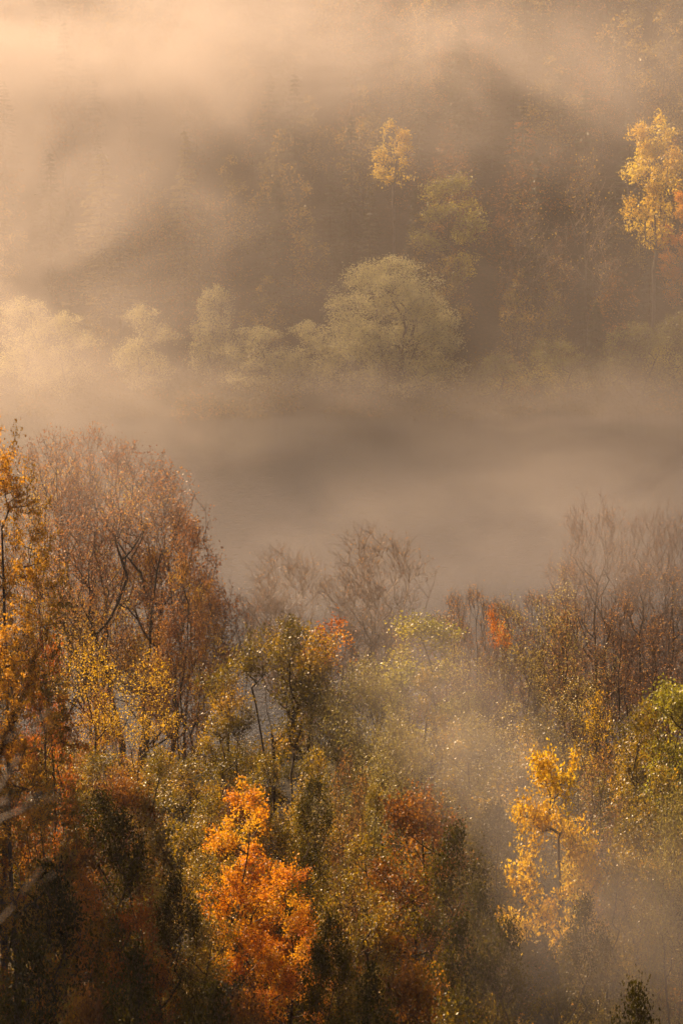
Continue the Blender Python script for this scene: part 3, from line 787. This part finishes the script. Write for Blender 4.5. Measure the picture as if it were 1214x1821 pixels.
# ------------------------------------------------------------------ the air
def box_mesh(name, lo, hi):
    x0, y0, z0 = lo; x1, y1, z1 = hi
    v = np.array([[x0, y0, z0], [x1, y0, z0], [x1, y1, z0], [x0, y1, z0], [x0, y0, z1], [x1, y0, z1], [x1, y1, z1], [x0, y1, z1]], float)
    f = np.array([[0, 3, 2, 1], [4, 5, 6, 7], [0, 1, 5, 4], [1, 2, 6, 5], [2, 3, 7, 6], [3, 0, 4, 7]])
    return mesh_from(name, v, f.ravel(), np.full(6, 4))
hm = box_mesh('haze', (-264, -64, -4.5), (264, 624, 136))
m, N, L = new_mat('haze_air')
pv = N.new('ShaderNodeVolumePrincipled')
pv.inputs['Color'].default_value = (0.98, 0.89, 0.83, 1)
pv.inputs['Density'].default_value = 0.00013
pv.inputs['Anisotropy'].default_value = 0.55
o = N.new('ShaderNodeOutputMaterial'); L.new(pv.outputs[0], o.inputs['Volume'])
hm.materials.append(m)
ho = link('haze', hm); ho['kind'] = 'stuff'

def mist(name, lo, hi, blobs, base, nscale, density, warp=8.0, contrast=(0.38, 0.68), seed=0.0, stretch=(1, 1, 1), edge=8, label=''):
    """drifting mist in a real box of air: soft banks (centre, radii, strength) torn by 3-D turbulence"""
    me = box_mesh(name, lo, hi)
    m, N, L = new_mat(name + '_air')
    def math_(op, a, b=None, c=None, clamp=False):
        nd = N.new('ShaderNodeMath'); nd.operation = op; nd.use_clamp = clamp
        for i, v in enumerate((a, b, c)):
            if v is None: continue
            if isinstance(v, (int, float)): nd.inputs[i].default_value = v
            else: L.new(v, nd.inputs[i])
        return nd.outputs[0]
    tc = N.new('ShaderNodeTexCoord')
    mp = N.new('ShaderNodeMapping'); mp.inputs['Scale'].default_value = stretch; mp.inputs['Location'].default_value = (seed, seed * 1.7, seed * 0.6)
    L.new(tc.outputs['Object'], mp.inputs[0])
    nz = N.new('ShaderNodeTexNoise'); nz.inputs['Scale'].default_value = nscale; nz.inputs['Detail'].default_value = 4
    nz.inputs['Roughness'].default_value = 0.6; nz.inputs['Distortion'].default_value = 0.9
    L.new(mp.outputs[0], nz.inputs['Vector'])
    mr = N.new('ShaderNodeMapRange'); mr.interpolation_type = 'SMOOTHSTEP'
    mr.inputs['From Min'].default_value = contrast[0]; mr.inputs['From Max'].default_value = contrast[1]
    L.new(nz.outputs[0], mr.inputs['Value'])
    total = None
    for (c, r, s) in blobs:
        sb = N.new('ShaderNodeVectorMath'); sb.operation = 'SUBTRACT'; sb.inputs[1].default_value = c; L.new(tc.outputs['Object'], sb.inputs[0])
        dv = N.new('ShaderNodeVectorMath'); dv.operation = 'DIVIDE'; dv.inputs[1].default_value = r; L.new(sb.outputs[0], dv.inputs[0])
        ln = N.new('ShaderNodeVectorMath'); ln.operation = 'LENGTH'; L.new(dv.outputs[0], ln.inputs[0])
        q = N.new('ShaderNodeMapRange'); q.interpolation_type = 'SMOOTHERSTEP'
        q.inputs['From Min'].default_value = 1.0; q.inputs['From Max'].default_value = 0.0
        q.inputs['To Min'].default_value = 0.0; q.inputs['To Max'].default_value = s
        L.new(ln.outputs['Value'], q.inputs['Value'])
        total = q.outputs[0] if total is None else math_('ADD', total, q.outputs[0])
    total = math_('ADD', total, base) if total is not None else base
    total = math_('MAXIMUM', total, 0.0)
    nmul = math_('MULTIPLY_ADD', mr.outputs[0], 0.85, 0.15)
    d = math_('MULTIPLY', total, nmul)
    # fade to nothing towards every side of the box
    sp = N.new('ShaderNodeSeparateXYZ'); L.new(tc.outputs['Object'], sp.inputs[0])
    for ax in range(3):
        for lim, sgn in ((lo[ax], 1), (hi[ax], -1)):
            if ax == 2 and sgn == 1: continue
            q = N.new('ShaderNodeMapRange'); q.interpolation_type = 'SMOOTHSTEP'
            q.inputs['From Min'].default_value = lim; q.inputs['From Max'].default_value = lim + sgn * (edge if ax < 2 else edge * 1.5)
            L.new(sp.outputs[ax], q.inputs['Value'])
            d = math_('MULTIPLY', d, q.outputs[0])
    d = math_('MULTIPLY', d, density)
    pv = N.new('ShaderNodeVolumePrincipled')
    pv.inputs['Color'].default_value = (0.99, 0.87, 0.81, 1)
    pv.inputs['Anisotropy'].default_value = 0.6
    L.new(d, pv.inputs['Density'])
    o = N.new('ShaderNodeOutputMaterial'); L.new(pv.outputs[0], o.inputs['Volume'])
    me.materials.append(m)
    ob = link(name, me); ob['kind'] = 'stuff'
    ob['label'] = label; ob['category'] = 'mist'
    return ob

def bl(px, py, D, rx, ry, rz, s):
    c = at(px, py, D)
    return (tuple(c), (rx, ry, rz), s)
mist('mist', (-62, 122, -0.5), (62, 352, 62),
     [bl(60, 120, 325, 45, 50, 24, 1.6), bl(60, 400, 262, 30, 40, 13, 0.55), bl(260, 190, 290, 24, 40, 14, 0.6), bl(560, 330, 286, 10, 24, 8, 0.4), bl(-50, 640, 230, 30, 60, 9, 0.9),
      bl(140, 695, 264, 15, 18, 6, 1.3), bl(380, 740, 250, 14, 20, 7, 1.2), bl(640, 712, 262, 13, 15, 5, 1.3), bl(880, 770, 244, 15, 20, 7, 1.2), bl(1130, 725, 258, 15, 18, 6, 1.1), bl(700, 960, 185, 20, 30, 4, 0.5), bl(1050, 850, 215, 20, 40, 4, 0.5),
      bl(420, 60, 300, 40, 50, 14, 0.75), bl(900, 150, 300, 36, 40, 14, 0.55), bl(170, 830, 128, 11, 12, 4.5, 0.9),
      bl(1080, 960, 134, 11, 14, 4.5, 0.9), bl(620, 1000, 146, 12, 14, 4, 0.8)],
     0.06, 0.055, 0.037, contrast=(0.40, 0.62), stretch=(1, 0.7, 1.5), label='pale golden mist drifting over lake and far slope')
mist('mist', (-6, 62, 4), (17, 112, 32),  # denser mist laid along a diagonal to imitate a shaft of light
     [bl(720, 1190, 104, 4.5, 8, 4, 0.3), bl(800, 1270, 100, 4.5, 9, 4, 0.4), bl(865, 1350, 96, 4.2, 9, 4, 0.5), bl(915, 1440, 96, 4, 8, 4, 0.4), bl(985, 1580, 92, 4.2, 9, 4, 0.3), bl(1130, 1680, 80, 7.5, 12, 6, 0.5)],
     0.0, 0.16, 0.10, contrast=(0.3, 0.7), seed=5.0, edge=2.0, label='mist shaped as a light shaft before the yellow maple')
